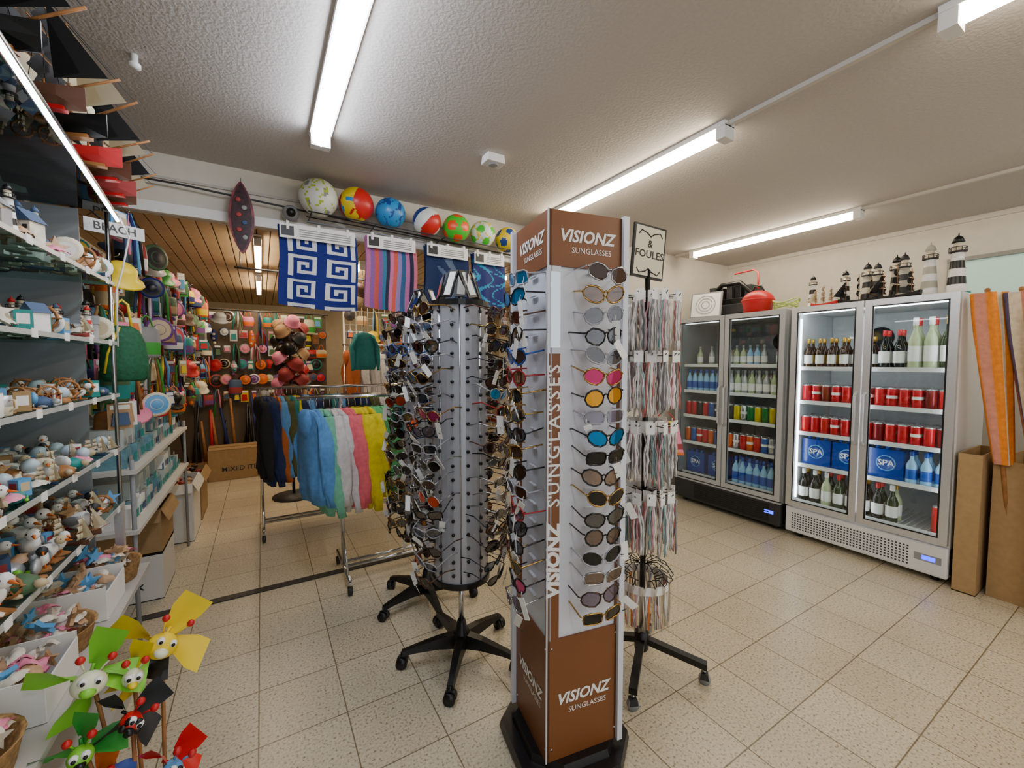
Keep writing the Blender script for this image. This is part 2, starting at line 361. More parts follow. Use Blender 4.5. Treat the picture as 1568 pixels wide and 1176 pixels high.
for sx in(-1,1):
    b.tube([(sx*.07,-.01,.04),(sx*.055,-.01,.02),(sx*.02,-.01,.03),(0,-.01,.045)],.003,black,SM,n=4); b.tube([(sx*.07,-.01,.2),(sx*.055,-.01,.22),(sx*.02,-.01,.21),(0,-.01,.195)],.003,black,SM,n=4)
jr=b.build('jewellery_spinner_rack')
b=B()
for zi,z in enumerate(TIER):
    for i in range(14):
        for q in range(2):
            M=T(cx,cy,z)@RZ(360/14*i+R.uniform(-5,5))@T(.085+.055*q,0,0)
            b.box((0,0,-.005),(.003,.040,.055),paper,M@RZ(R.uniform(-50,50)))
            L=R.uniform(.18,.26)
            for u in range(6):
                y0=R.uniform(-.035,.035); x0=R.uniform(-.014,.014); m=R.choice(bead); pts=[];rr=[]
                for k in range(8):
                    pts.append((x0+R.uniform(-.003,.003),y0*(.4+.6*min(1,k/3))+R.uniform(-.003,.003),-.03-L*k/7)); rr.append(.003 if k%2 else .006)
                b.tube(pts,rr,m,M,n=4)
cel=glassmat('cellophane','#ece8e2',.25,.15)
for i in range(14):
    M=T(cx,cy,.49)@RZ(360/14*i)@T(.12,0,0)
    b.surf(lambda u,v:(.01*math.sin(6*u+3*v),(u-.5)*.075,-.02-.22*v),4,4,cel,M); b.box((0,0,-.04),(.003,.06,.04),paper,M)
    for u in range(5): b.tube([(0,R.uniform(-.025,.025),-.06),(0.004,R.uniform(-.02,.02),-.22)],.0045,R.choice(bead+[tan,sand,sand,orange]),M,n=4)
b.build('jewellery',jr)
b=B(); M=T(1.82,1.46,1.24)@RZ(-40)
b.tube([(-.05,0,-.02),(-.04,0,.0),(.0,0,.04),(.04,0,0),(.05,0,-.02)],.003,red,M,n=5)
for sg in (1,-1):
    b.surf(lambda u,v:((u-.5)*(.13+.07*v),sg*.02*math.sin(pi*u)*math.sin(pi*v),-.02-.18*v),14,12,lambda u,v:orange if v>.9 else (yellow if (int(u*6)+int(v*5)*2)%4==0 else (mred if (int(u*7)+int(v*6))%5==0 else pink)),M)
b.build('beach_bag',jr)

# ---------- fridges
canr=mat('can_red','#c8101c',.3,.2); cand=mat('can_dark_red','#7a1016',.3,.3); cansv=mat('can_silver','#c8cacc',.25,.8); cany=mat('can_yellow','#d8c21c',.3,.3); cano=mat('can_orange','#e2641a',.3,.3); cang=mat('can_green','#1f7a35',.3,.3); cank=mat('can_black','#1a1a1c',.3,.3); canb=mat('can_blue','#2058b0',.3,.3)
wat=mat('water_blue','#8fc4ea',.15); wlab=mat('water_label','#1752b4',.4); pack=mat('water_pack_wrap','#0f3f9c',.2); gbot=mat('bottle_green','#20361a',.08); gdark=mat('bottle_dark','#0f120e',.08); gclear=mat('bottle_pale','#b9c79a',.1); gold=mat('gold','#c79a3a',.3,.6); amber=mat('bottle_amber','#3b2312',.1)
def can(b,x,y,z,m,tall=.125,r=.033):
    b.lathe([(r*.75,0),(r,.008),(r,tall*.45),(r,tall*.6),(r,tall-.012),(r*.82,tall),(0,tall-.003)],[cansv,m,paper if R.random()<.35 else m,m,cansv,cansv],T(x,y,z)@RZ(R.uniform(0,90)),n=10)
def bottle(b,x,y,z,m,lab,cap,h=.29,r=.037,sh=.55):
    b.lathe([(r*.9,0),(r,.006),(r,h*.15),(r,h*.45),(r,h*sh),(r*.75,h*(sh+.1)),(r*.38,h*(sh+.2)),(r*.36,h*.85),(r*.42,h*.86),(r*.42,h),(0,h)],[m,m,lab,m,m,m,m,cap,cap,cap],T(x,y,z),n=10)
fwhite=mat('fridge_white','#dcdddd',.35); fgrey=mat('fridge_grey','#b4b7b9',.35,.2); fint=mat('fridge_interior','#d5dadc',.5); fint2=mat('fridge_interior_unlit','#84898c',.5); ledf=mat('fridge_led','#f4f8ff',emit=14); fillw=mat('fridge_fill_glow','#f4f8ff',emit=2.5); ledd=mat('display_blue','#2030ff',emit=4)
def fridge(y0,y1,kind):
    F=3.97; BK=4.62; Z=2.0
    inn=fint if kind==0 else fint2; body=fwhite if kind==0 else fgrey  # second fridge is unlit: its shade is put into a darker interior colour
    b=B()
    b.bx(F,BK,y0,y0+.04,.06,Z,body); b.bx(F,BK,y1-.04,y1,.06,Z,body); b.bx(F,BK,y0+.04,y1-.04,Z-.05,Z,body); b.bx(BK-.04,BK,y0+.04,y1-.04,.06,Z-.05,inn); b.bx(F,BK-.04,y0+.04,y1-.04,.24,.29,inn)
    b.bx(F-.03,BK,y0,y1,.05,.27,body if kind==0 else dgrey)
    for y in(y0+.08,y1-.08):
        for x in (F+.06,BK-.06): b.cyl((x,y,0),(x,y,.06),.025,black)
    ob=b.build('drinks_fridge',bevel=.012)
    b=B(); ym=(y0+y1)/2
    b.bx(F+.005,BK-.045,y0+.042,y0+.046,.29,Z-.05,inn); b.bx(F+.005,BK-.045,y1-.046,y1-.042,.29,Z-.05,inn)
    shz=(.32,.64,.92,1.19,1.48) if kind==0 else (.32,.66,.95,1.22,1.5)
    wire=mat('shelf_wire','#e6e8e8',.3)
    for z in shz:
        b.bx(F+.04,F+.055,y0+.05,y1-.05,z-.02,z+.012,wire)
        yy=y0+.06
        while yy<y1-.06: b.bx(F+.05,BK-.06,yy,yy+.006,z-.006,z,wire); yy+=.04
    L_=ledf if kind==0 else fillw  # second fridge has no lamp; dim glowing strips added to brighten its inside
    for y in ((y0+.05,ym-.004,y1-.058) if kind==0 else (ym-.004,)): b.bx(F+.015,F+.025,y,y+.008,.35,Z-.1,L_)
    b.bx(F+.03,F+.05,y0+.06,y1-.06,Z-.06,Z-.05,L_)
    M=T(BK-.05,ym-.22 if kind else ym+.1,1.74)
    for r in (.02,.04,.06,.08): b.tube([(0,r*math.cos(a*pi/10),r*math.sin(a*pi/10)) for a in range(20)],.003,wire,M,n=4,closed=True)
    b.lathe([(.09,0),(.09,.01)],dgrey,M@T(.003,0,0)@RY(-90),n=20)
    b.build('interior',ob)
    b=B()
    fr=alu if kind==0 else fgrey
    for (a,c,hs_) in ((y0+.005,ym-.004,1),(ym+.004,y1-.005,-1)):
        w=.045; X0,X1=F-.05,F-.008; z0,z1=.285,Z-.005
        b.bx(X0,X1,a,a+w,z0,z1,fr); b.bx(X0,X1,c-w,c,z0,z1,fr); b.bx(X0,X1,a+w,c-w,z0,z0+w,fr); b.bx(X0,X1,a+w,c-w,z1-w,z1,fr)
        b.bx(X0-.0005,X0+.002,a+w,a+w+.01,z0+w,z1-w,black); b.bx(X0-.0005,X0+.002,c-w-.01,c-w,z0+w,z1-w,black); b.bx(X0-.0005,X0+.002,a+w,c-w,z1-w-.01,z1-w,black); b.bx(X0-.0005,X0+.002,a+w,c-w,z0+w,z0+w+.01,black)
        b.add([(X0+.015,a+w,z0+w),(X0+.015,c-w,z0+w),(X0+.015,c-w,z1-w),(X0+.015,a+w,z1-w)],[(0,1,2,3)],glass)
        hy=(c-w/2) if hs_==1 else (a+w/2)
        b.tube([(X0,hy,.9),(X0-.035,hy,.93),(X0-.035,hy,1.27),(X0,hy,1.3)],.011,alu,n=8)
    b.build('doors',ob,bevel=.004)
    b=B(); X=F-.031
    if kind==0:
        yy=y0+.2
        while yy<y1-.05:
            for k in range(7): b.bx(X,X+.002,yy,yy+.011,.085+k*.021,.096+k*.021,dgrey)
            yy+=.021
        b.bx(X-.001,X,y0+.03,y0+.17,.14,.19,grey); b.bx(X-.002,X,y0+.06,y0+.13,.15,.18,ledd)
    else:
        for k in range(8): b.bx(X-.003,X,y0+.1,y1-.25,.08+k*.02,.09+k*.02,black)
        b.bx(X-.002,X,y0+.06,y0+.14,.15,.18,ledd); b.bx(X-.004,X+.02,y0,y1,.255,.27,fgrey)
    b.build('grille',ob)
    b=B()
    rows=[(F+.095+.078*i) for i in range(4)]
    def ys(step,a=.082): 
        n=int((y1-y0-2*a)/step); return [y0+a+(y1-y0-2*a)*i/n for i in range(n+1)]
    def spa(y,z,s=1):
        b.box((F+.2,y,z+.115),(.2,.21,.22),pack); b.text('SPA',.06,paper,T(F+.098,y,z+.12)@RZ(-90)@RX(90),0,.02); b.lathe([(.06,0),(.06,.001),(.052,.0012),(.052,.001),(0,.001)],[lblue,lblue,pack,pack],T(F+.0995,y,z+.12)@RY(-90),n=18)
        for q in range(3): b.cyl((F+.13,y-.06+.06*q,z+.22),(F+.13,y-.06+.06*q,z+.25),.014,wlab,n=8)
    if kind==0:
        for i in (1,2):
            z=shz[4-i]
            for y in ys(.067):
                m=canr if R.random()<.75 else cand
                for x in rows[:3]: can(b,x,y,z,m,.15)
        for y in ys(.072):
            if (y-y0)/(y1-y0)<.27:
                for x in rows[:2]: bottle(b,x,y,shz[1],wat,wlab,blue,.24,.033)
        for c in (.38,.62,.84): spa(y0+c*(y1-y0),shz[1])
        for y in ys(.078):
            t=(y-y0)/(y1-y0)
            for x in rows[:2]:
                if t<.3: bottle(b,x,y,shz[4],gclear if t>.12 else gbot,paper,R.choice([gold,paper,red]),.37,.038)
                elif t<.5 : bottle(b,x,y,shz[4],gdark,paper,red,.29,.034)
                else: bottle(b,x,y,shz[4],amber,gold if R.random()<.5 else paper,gold,.25,.031)
                if t>.28: bottle(b,x,y,shz[0],R.choice([gdark,gbot,gdark,gclear]),paper,R.choice([gold,red,paper]),.28,.037)
                elif t<.16: can(b,x,y,shz[0],canr,.2,.04)
    else:
        for y in ys(.067):
            t=(y-y0)/(y1-y0)
            c2=R.choice([cany,cany,cang,cansv]) if t<.5 else R.choice([canr,cank,canb,canr,cank]); c1=R.choice([cano,canb,cansv,canr]) if t<.5 else R.choice([cano,canr,cano,canb])
            for x in rows[:2]:
                bottle(b,x,y,shz[3],wat if t>.5 else R.choice([gclear,silver]),wlab if t>.5 else paper,blue if t>.5 else grey,.23,.031)
                can(b,x,y,shz[2],c2,.16); can(b,x,y,shz[1],c1,.16)
                if t<.45: bottle(b,x,y,shz[0],wat,wlab,blue,.27,.034)
            if t>.1 and R.random()<.8: bottle(b,rows[1],y,shz[4],R.choice([gclear,silver,wat]),paper,grey,.2,.03)
        for c in (.3,.62,.85): spa(y0+c*(y1-y0),shz[0])
    b.build('drinks',ob)
fridge(.84,1.86,0); fridge(1.9,3.02,1)
# ---------- ships, lighthouses
def ship(b,M,L,hull,sail,deck=wood,masts=3,trim=None):
    rings=[]
    for k in range(9):
        t=k/8; x=(t-.5)*L; w=L*.1*math.sin(pi*min(1,t*.85+.15))**.6*(1 if t<.97 else .3) if t<.99 else L*.01; zt=L*(.1+.07*(2*t-1)**2); d=L*.02*(t*2-1)**2
        if t>.9: w*=.35
        rings.append([(x,-w,zt),(x,-w*.85,zt*.5+d*.5),(x,-w*.2,d),(x,w*.2,d),(x,w*.85,zt*.5+d*.5),(x,w,zt)])
    b.loft(rings,hull,M,sm=False)
    if trim is not None: b.box((0,0,L*.012),(L*.8,L*.06,L*.024),trim,M)
    b.tube([(L*.42,0,L*.15),(L*.68,0,L*.27)],L*.008,deck,M,n=5)
    tops=[]
    for i in range(masts):
        x=L*(-.3+.6*i/max(1,masts-1)) if masts>1 else 0
        h=L*(.75 if i==masts//2 else .62); tops.append((x,0,L*.1+h))
        b.tube([(x,0,L*.08),(x,0,L*.1+h)],L*.008,deck,M,n=5)
        for q in range(3):
            z=L*.1+h*(.35+.27*q); w=L*(.17-.035*q); hh=h*.23
            b.tube([(x,-w,z),(x,w,z)],L*.005,deck,M,n=4)
            b.surf(lambda u,v:(x+L*.04*math.sin(pi*v),(u-.5)*2*w*(.95-.08*v),z-hh*(1-v)+0),4,3,sail,M)
        for sg in(-1,1): b.tube([(x-.03*L,sg*L*.09,L*.12),(x,0,L*.1+h*.85)],L*.0025,dgrey,M,n=3); b.tube([(x+.05*L,sg*L*.09,L*.12),(x,0,L*.1+h*.85)],L*.0025,dgrey,M,n=3)
    b.tube([(L*.67,0,L*.27),tops[-1]],L*.0025,dgrey,M,n=3)
    for i in range(masts-1): b.tube([tops[i],tops[i+1]],L*.0025,dgrey,M,n=3)
    tz=tops[-1][2]; tx=tops[-1][0]
    for q in (0,.35): b.add([(tx+.03*L,0,tz-.05*L-q*.3*L),(tx+.05*L,0,L*.2),(L*(.62-q*.4),0,L*.26)],[(0,1,2)],sail,M)
def lighthouse(b,M,h,m1,m2,base=None,bands=5):
    pr=[(h*.17,0),(h*.17,h*.04)]
    for k in range(bands+1): pr.append((h*(.125-.05*k/bands),h*(.04+.64*k/bands)))
    pr+= [(h*.11,h*.69),(h*.11,h*.71),(h*.055,h*.72),(h*.055,h*.84),(h*.08,h*.85),(h*.05,h*.93),(h*.01,h*.96),(h*.006,h)]
    ms=[base or grey,base or grey]+[m1 if k%2 else m2 for k in range(bands)]+[dgrey,dgrey,dgrey,cream,m1,m1,m1,m1]
    b.lathe(pr,ms,M,n=14)
    for a in range(10): b.tube([(h*.105*math.cos(a*pi/5),h*.105*math.sin(a*pi/5),h*.71),(h*.105*math.cos(a*pi/5),h*.105*math.sin(a*pi/5),h*.77)],h*.005,dgrey,M,n=3)
    b.tube([(h*.105*math.cos(a*pi/6),h*.105*math.sin(a*pi/6),h*.77) for a in range(12)],h*.006,dgrey,M,n=4,closed=True)
sc=mat('sail_cream','#cfc2a2',.8); sk=mat('sail_black','#141416',.8); hullw=mat('hull_wood','#5a3520',.5); stone=mat('lighthouse_stone','#b5b0a2',.7)
for (x,y,h,m1,m2,bs) in ((4.2,.93,.43,black,paper,teal),(4.2,1.07,.40,stone,paper,stone),(4.3,1.24,.38,dgrey,stone,stone),(4.35,1.42,.35,dgrey,stone,stone),(4.3,1.62,.32,black,paper,stone),(4.15,1.80,.29,black,paper,stone),(4.45,1.33,.40,black,stone,stone),(4.45,1.52,.38,black,stone,stone)):
    b=B(); lighthouse(b,T(x,y,2.0),h,m1,m2,bs); b.build('lighthouse_figurine')
for (x,y,L,hm,sm_,r) in ((4.1,1.22,.29,black,sk,80),(4.12,1.46,.27,black,sk,100),(4.06,1.68,.2,red,sc,85)):
    b=B(); ship(b,T(x,y,2.002)@RZ(r),L,hm,sm_,trim=wood); b.build('model_sailing_ship')
b=B(); M=T(4.1,2.8,2.005)@RZ(-75); b.bx(-.16,.16,-.01,.01,0,.28,grey,M@RX(-12)); b.bx(-.145,.145,-.013,-.01,.015,.265,paper,M@RX(-12))
for r in(.04,.07,.1): b.tube([(r*math.cos(a*pi/10),-.015,.14+r*math.sin(a*pi/10)) for a in range(20)],.003,grey,M@RX(-12),n=3,closed=True)
b.build('framed_sign')
b=B(); M=T(4.13,2.26,2.0); b.sph((0,0,.12),(.14,.14,.1),red,M,16,10); b.lathe([(.12,0),(.13,.1),(.145,.12),(.145,.13)],red,M,n=18); b.tube([(0,-.06,.2),(0,-.03,.26),(0,.03,.26),(0,.06,.2)],.008,black,M); b.tube([(0,0,.24),(.05,.03,.4),(.1,.1,.45),(.1,.3,.44)],.008,red,M); b.build('red_kettle_grill')
b=B(); M=T(4.42,2.7,2.002)
b.bx(-.14,.16,-.28,.28,0,.2,black,M); b.bx(-.15,-.14,-.25,.1,.04,.14,dgrey,M)
for k in range(5): b.bx(-.1,.12,-.26+.1*k,-.20+.1*k,.2,.33+.02*(k%3),black if k%2 else dgrey,M)
b.tube([(-.1,.2,.24),(-.1,.05,.36),(-.1,-.15,.36),(-.1,-.27,.24)],.025,black,M); b.build('black_storage_case',bevel=.01)
b=B()
for k in range(5): b.tube([((.08+.004*k)*math.cos(a*pi/10),(.09+.004*k)*math.sin(a*pi/10),.03+.012*k+.02*math.sin(a*.7+k)) for a in range(20)],.006,mat('cable_green','#b8c96c',.5),T(4.12,2.0,2.005),n=5,closed=True)
b.build('coiled_cable')

# ---------- balls
ico=[Vector(p).normalized() for s1 in(-1,1) for s2 in(-1,1) for p in ((0,s1,1.618*s2),(s1,1.618*s2,0),(1.618*s2,0,s1))]
def ball(name,x,z,r,fmf,seam=True):
    b=B(); M=T(x,3.03,z)@RZ(R.uniform(0,360))@RX(R.uniform(-30,60))
    b.sph((0,0,0),r,None,M,48,28,fm=fmf); b.build(name)
bw=mat('ball_white','#dfe2da',.35); by=mat('ball_yellow','#e8c916',.35); bb=mat('ball_blue','#2b8ac8',.35); brd=mat('ball_red','#c8201c',.35); bnv=mat('ball_navy','#1b3f86',.35); bor=mat('ball_orange','#f0521c',.35); bg=mat('ball_green','#42c030',.35); blm=mat('ball_lime','#b3c832',.35)
def near(v): return max(v.dot(p) for p in ico)
def wave(v): return math.sin(5*v.x+3*math.sin(4*v.y))+math.cos(5*v.z+2*v.x)
ball('soccer_ball',.35,2.60,.118,lambda v: blm if abs(wave(v))<.16 else (grey if near(v)>.985 else bw))
ball('soccer_ball',.585,2.60,.112,lambda v: brd if abs(v.x)>.45 or wave(v)>1.2 else (bb if wave(v)<-1.5 else by))
ball('soccer_ball',.814,2.585,.104,lambda v: bnv if abs(wave(v))<.2 else bb)
ball('volleyball',1.083,2.57,.104,lambda v: (brd if v.z>.33 else (bw if v.z>-.33 else bnv)) if v.x>0 else (bnv if v.y>.33 else (bw if v.y>-.33 else brd)))
ball('soccer_ball',1.318,2.56,.104,lambda v: bor if near(v)>.93 else bg)
ball('soccer_ball',1.545,2.55,.102,lambda v: bg if near(v)>.95 else (by if abs(wave(v))<.25 else bw))
ball('soccer_ball',1.775,2.54,.1,lambda v: bnv if near(v)>.945 else by)
b=B()
for y in (2.97,3.09): b.tube([(.28,y,2.485),(1.95,y,2.44)],.004,dgrey)
for x in (.3,.7,1.2,1.9):
    z=2.487-(x-.2)*.027; b.tube([(x,2.97,z),(x,3.18,z)],.004,dgrey)
b.tube([(.28,3.06,2.445),(1.95,3.06,2.41)],.007,grey); b.build('ball_shelf_rail')
# towels
tw=mat('towel_white','#dedee2',.9,0,150,.1,bump=.3); tn=mat('towel_navy','#0f2278',.9,0,150,.25,bump=.3)
MOT=["1111111","1000001","1011101","1010101","1010001","1011111","1000000"]
def towel(name,x0,x1,z0,z1,cf,nu=60,nv=50,tag=True):
    b=B(); W=x1-x0
    for side in(0,1):
        b.surf(lambda u,v:(x0+W*u+.008*math.sin(v*5)+(.012*math.sin(9*u)*v), 3.045+.04*side+.02*math.sin(u*11)*v-.004*side, z1-(z1-z0)*v*(1-.03*side)-.02*u-.012*math.sin(u*pi)*v),nu,nv,cf)
    if tag:
        b.bx(x0+.01,x1-.01,3.02,3.026,z1-.085,z1+.005,paper); b.bx(x0+.02,x0+.09,3.018,3.02,z1-.07,z1-.01,dgrey)
        for k in range(4): b.bx(x0+.12,x1-.04,3.0185,3.02,z1-.028-.014*k,z1-.022-.014*k,grey)
        for k in (0.12,.5,.88): b.bx(x0+W*k-.008,x0+W*k+.008,3.015,3.07,z1-.03,z1+.02,white)
    b.build(name)
def greek(u,v):
    if v<.04: return tn
    for c0,c1,fl in ((.1,.46,0),(.6,.96,1)):
        if c0<u<c1:
            cu=(u-c0)/(c1-c0)*7; cv=((v-.04)*3.3%1)*8
            if cv>=7: return tn
            i=int(cv); j=int(cu); j=6-j if fl else j
            return tw if MOT[i][min(6,max(0,j))]=='1' else tn
    return tn
towel('beach_towel',.11,.58,1.90,2.40,greek,84,100)
ST=['#b56a9c','#8c5aa0','#d0584e','#8c5aa0','#3b7a9c','#2a2a48','#c86ea0','#d0584e','#8c7ab4','#2d5c8a','#b56a9c','#252545','#c96a80']
SM_=[mat('towel_stripe_%d'%i,c,.9,0,150,.15) for i,c in enumerate(ST)]
towel('beach_towel',.64,1.0,1.92,2.41,lambda u,v:SM_[min(12,int(u*13))],26,20)
tdk=mat('towel_deep_blue','#152a55',.9,0,150,.25); tcy=mat('towel_turq','#2d8fb8',.9)
towel('beach_towel',1.07,1.42,1.9,2.41,lambda u,v:tdk if wave(Vector((u*3,v*2.5,0)))>-1.0 else mblue,40,40)
towel('beach_towel',1.46,1.75,1.95,2.40,lambda u,v:tcy if abs(wave(Vector((u*2,v*3,1))))<.3 else navy,40,40)
b=B(); P=[]
for k in range(25):
    t=k/24; P.append((.068*math.sin(pi*t)**.75,2.2+.44*t))
sx_=-.08
sb=mat('surfboard_print','#7a2e38',.35,0,22,.7)
poly=[(sx_+x,z) for x,z in P]+[(sx_-x,z) for x,z in P[1:-1][::-1]]
b.prism(poly,3.1,3.118,sb); b.prism([(sx_+(x-sx_)*.8,2.42+(z-2.42)*.93) for x,z in poly],3.096,3.1,mat('surfboard_face','#3a1a20',.3,0,40,.8)); b.tube([(sx_,3.11,2.62),(sx_,3.16,2.68)],.003,chrome)
for k in range(6): b.sph((sx_+.015*(-1)**k,3.094,2.30+.045*k),(.016,.003,.014),R.choice([mred,silver,mblue,grey]),None,8,6)
b.build('surfboard_ornament')
b=B(); b.lathe([(.05,0),(.05,.02),(.045,.03)],white,T(.19,3.17,2.51)@RX(90)); b.sph((.19,3.12,2.50),(.05,.05,.05),grey); b.sph((.19,3.09,2.495),(.03,.035,.03),black); b.build('security_camera')

# ---------- garments
def garment(b,M,m,L=.62,cuff=None,hood=True,seed=0):
    n=22; rings=[]
    for t,w,d in ((0,.04,.022),(.02,.08,.026),(.06,.14,.028),(.10,.165,.030),(.2,.175,.032),(.35,.17,.034),(.5,.175,.038),(.65,.18,.040),(.8,.185,.042),(.92,.188,.042),(.945,.17,.030),(1,.165,.028)):
        ring=[]
        for j in range(n):
            a=2*pi*j/n; q=noise.noise(Vector((math.cos(a)*2.6+seed*3,math.sin(a)*2.6,t*1.6)))
            ring.append((w*(1+.08*q)*math.cos(a),d*(1+.9*q+.35*math.sin(a*7+seed)*t)*math.sin(a),-L*t))
        rings.append(ring)
    b.loft(rings,m,M)
    for s in(-1,1):
        # flattened, draped sleeves
        rings=[]
        for k in range(11):
            t=k/10; q=noise.noise(Vector((seed*2+s,k*.4,1))); cx_=s*(.125+.075*min(1,t*3)+.01*q); cy_=-.012-.03*t+.02*q; cz_=-.04-(L*.95)*t
            ra,rb=(.042+.012*math.sin(min(1,t*2.2)*pi/2)-.012*t,.026+.006*noise.noise(Vector((seed,k*.7,s)))) if k<9 else (.028,.020)
            ring=[]
            for j in range(12):
                a=2*pi*j/12; f=1+.16*math.sin(3*a+seed+t*5)*(k<9)
                ring.append((cx_+rb*f*math.cos(a),cy_+ra*f*math.sin(a),cz_))
            rings.append(ring)
        b.loft(rings,m,M)
    if hood:
        rings=[[(w*math.cos(2*pi*j/12),.03+d*math.sin(2*pi*j/12),z) for j in range(12)] for w,d,z in ((.03,.012,-.19),(.07,.03,-.14),(.085,.036,-.08),(.075,.03,-.03),(.04,.02,.0))]
        b.loft(rings,m,M)
    b.tube([(-.14,0,-.045),(0,0,0),(.14,0,-.045)],.005,dgrey,M,n=4); b.tube([(0,0,0),(0,0,.04),(.015,0,.065),(0,0,.08),(-.015,0,.065)],.003,chrome,M,n=4)
def rack(x0,x1,y,z,gs,rotf,post=None,name='garment_rack',L=.62):
    b=B(); r=.0125
    b.tube([(x0-.03,y,z),(x1+.03,y,z)],r,chrome,n=8)
    for x in (post if post else (x0,x1)):
        b.tube([(x,y,z),(x,y,.1)],r,chrome,n=8); b.tube([(x,y-.26,.1),(x,y+.26,.1)],r,chrome,n=8)
        b.tube([(x,y-.2,.1),(x,y,.35)],.007,chrome,n=6)
        for s in (-1,1):
            b.cyl((x,y+s*.25,.04),(x,y+s*.25,.1),.008,chrome); b.cyl((x-.012,y+s*.25,.028),(x+.012,y+s*.25,.028),.028,dgrey,n=14); b.prism([(-.02,.02),(-.012,.055),(.012,.055),(.02,.02)],-.015,.015,black,T(x,y+s*.25,0)@RZ(90))
    px=(post if post else (x0,x1)); b.tube([(px[0],y-.04,.1),(px[1],y-.04,.1)],r,chrome,n=8); b.tube([(px[0],y+.04,.1),(px[1],y+.04,.1)],r,chrome,n=8)
    ob=b.build(name)
    b=B()
    for i,(x,m) in enumerate(gs):
        garment(b,T(x,y,z-.075)@RZ(rotf(i)),m,L*R.uniform(.9,1.07),seed=i*1.7)
    b.build('hanging_clothes',ob)
G=lambda n,c:mat('fabric_'+n,c,.9,0,35,.15,bump=.2)
gb,gmint,gwh,gpk,gye,ggr,gnv,gol,gbk,gtl,gor=G('blue','#5f9ad6'),G('mint','#7cc4a2'),G('white','#dcd6d4'),G('pink','#f26f7a'),G('yellow','#e6d200'),G('green','#5fbc78'),G('navy','#1e2d58'),G('olive','#5c5a34'),G('black','#1d1d20'),G('teal','#2a7d80'),G('orange','#b5602c')
rack(.22,1.35,3.08,1.29,[(.27,gb),(.31,gb),(.355,gmint),(.395,gwh),(.43,gwh),(.475,gpk),(.515,gpk),(.56,gye),(.60,gye),(.64,gye),(.69,ggr),(.73,ggr),(.77,ggr),(.82,gtl),(.88,gtl),(.95,gnv),(1.03,gbk),(1.12,gb)],lambda i:103+R.uniform(-8,8),post=(.46,1.3),L=.66)
rack(-.02,1.5,4.3,1.30,[(-.01,gbk),(.03,gnv),(.07,gnv),(.11,gor),(.15,gb),(.19,gol),(.23,gtl),(.27,gye),(.31,gnv),(.36,gb),(.41,gnv),(.47,gbk),(.55,gtl),(.62,gb),(.7,gbk),(.8,gnv),(.9,gol),(1.0,gwh)],lambda i:98+R.uniform(-8,8),L=.75)
rack(.9,3.0,5.6,1.75,[(.95+.12*i,R.choice([gbk,gnv,gtl,gol,gwh,gor,gpk])) for i in range(17)],lambda i:95+R.uniform(-15,15),L=.7)
# ---------- hanging merchandise
def item(b,M,kind=None):
    k=kind or R.choice(['bag','disc','bundle','hat','card','bag','card','bundle','card','net']); m=R.choice(COL); m2=R.choice(COL)
    if k=='bag':
        w,h=R.uniform(.05,.09),R.uniform(.12,.22)
        rings=[]
        for t,s in ((0,.75),(.1,.95),(.5,1.05),(.9,1),(1,.85)):
            rings.append([(w*s*math.copysign(abs(math.cos(a))**.6,math.cos(a)),.04*s*math.sin(a),-.08-h*t) for a in [2*pi*j/10 for j in range(10)]])
        b.loft(rings,[m,m,m2,m],M); b.tube([(-w*.5,0,-.09),(-w*.3,0,-.02),(0,0,.0),(w*.3,0,-.02),(w*.5,0,-.09)],.006,m2,M,n=4)
    elif k=='disc':
        r=R.uniform(.06,.10); b.lathe([(r,0),(r,.01),(r*.8,.014),(r*.45,.012),(r*.4,.016),(0,.016)],[m,m,m2,m,m2],M@T(0,.01,-r)@RX(90),n=18)
    elif k=='bundle':
        for q in range(5): x=R.uniform(-.06,.06); b.tube([(x*.3,0,0),(x,R.uniform(-.02,.02),-.1),(x*1.3,0,-R.uniform(.22,.4))],[.006,.012,.008],R.choice(COL),M,n=6)
    elif k=='net':
        L=R.uniform(.15,.3); b.lathe([(.012,0),(.035,-.05),(.045,-L*.6),(.03,-L),(.002,-L-.02)],[m,m2,m,m],M@T(0,0,-.03),n=9)
        for q in range(3): b.sph((R.uniform(-.02,.02),-.03,-.1-.06*q),.02,R.choice(COL),M,7,5)
    elif k=='hat':
        b.lathe([(.12,-.02),(.11,-.01),(.075,0),(.072,.055),(.045,.08),(0,.085)],m,M@T(0,0,-.12)@RX(35),n=14)
    else:
        w,h=R.uniform(.03,.06),R.uniform(.10,.18); b.box((0,0,-.03-h/2),(w*2,.012,h),m,M); b.box((0,-.008,-.03-h*.6),(w*1.5,.03,h*.5),m2,M,tp=.8); b.box((0,-.007,-.05),(w*1.6,.003,.025),paper,M)
    b.tube([(0,.06,.0),(0,0,.0),(0,-.01,.012)],.003,chrome,M,n=3)
b=B()
pegm=mat('peg_panel','#6e685e',.7); shg=mat('shelf_grey','#d0cdc4',.5)
b.bx(-1.29,-1.26,2.7,6.4,0,2.4,pegm)
for z in (1.3,1.7,2.1,2.35): b.bx(-1.26,-1.25,2.7,6.4,z,z+.02,grey)
for z in (2.3,2.06,1.82,1.58,1.36): b.tube([(-.72,2.7,z),(-.72,6.4,z)],.006,dgrey)
for y in (2.7,4.6,6.4): b.tube([(-.72,y,.0),(-.72,y,2.4)],.01,dgrey); b.tube([(-.72,y,2.25),(-1.26,y,2.25)],.008,dgrey)
for y in (2.7,4.3):
    for x in(-.56,-1.15): b.tube([(x,y,0),(x,y,1.05)],.01,grey)
for z in (1.0,.70): b.bx(-1.16,-.54,2.68,4.32,z-.02,z,shg)
hk=b.build('merchandise_shelving')
b=B()
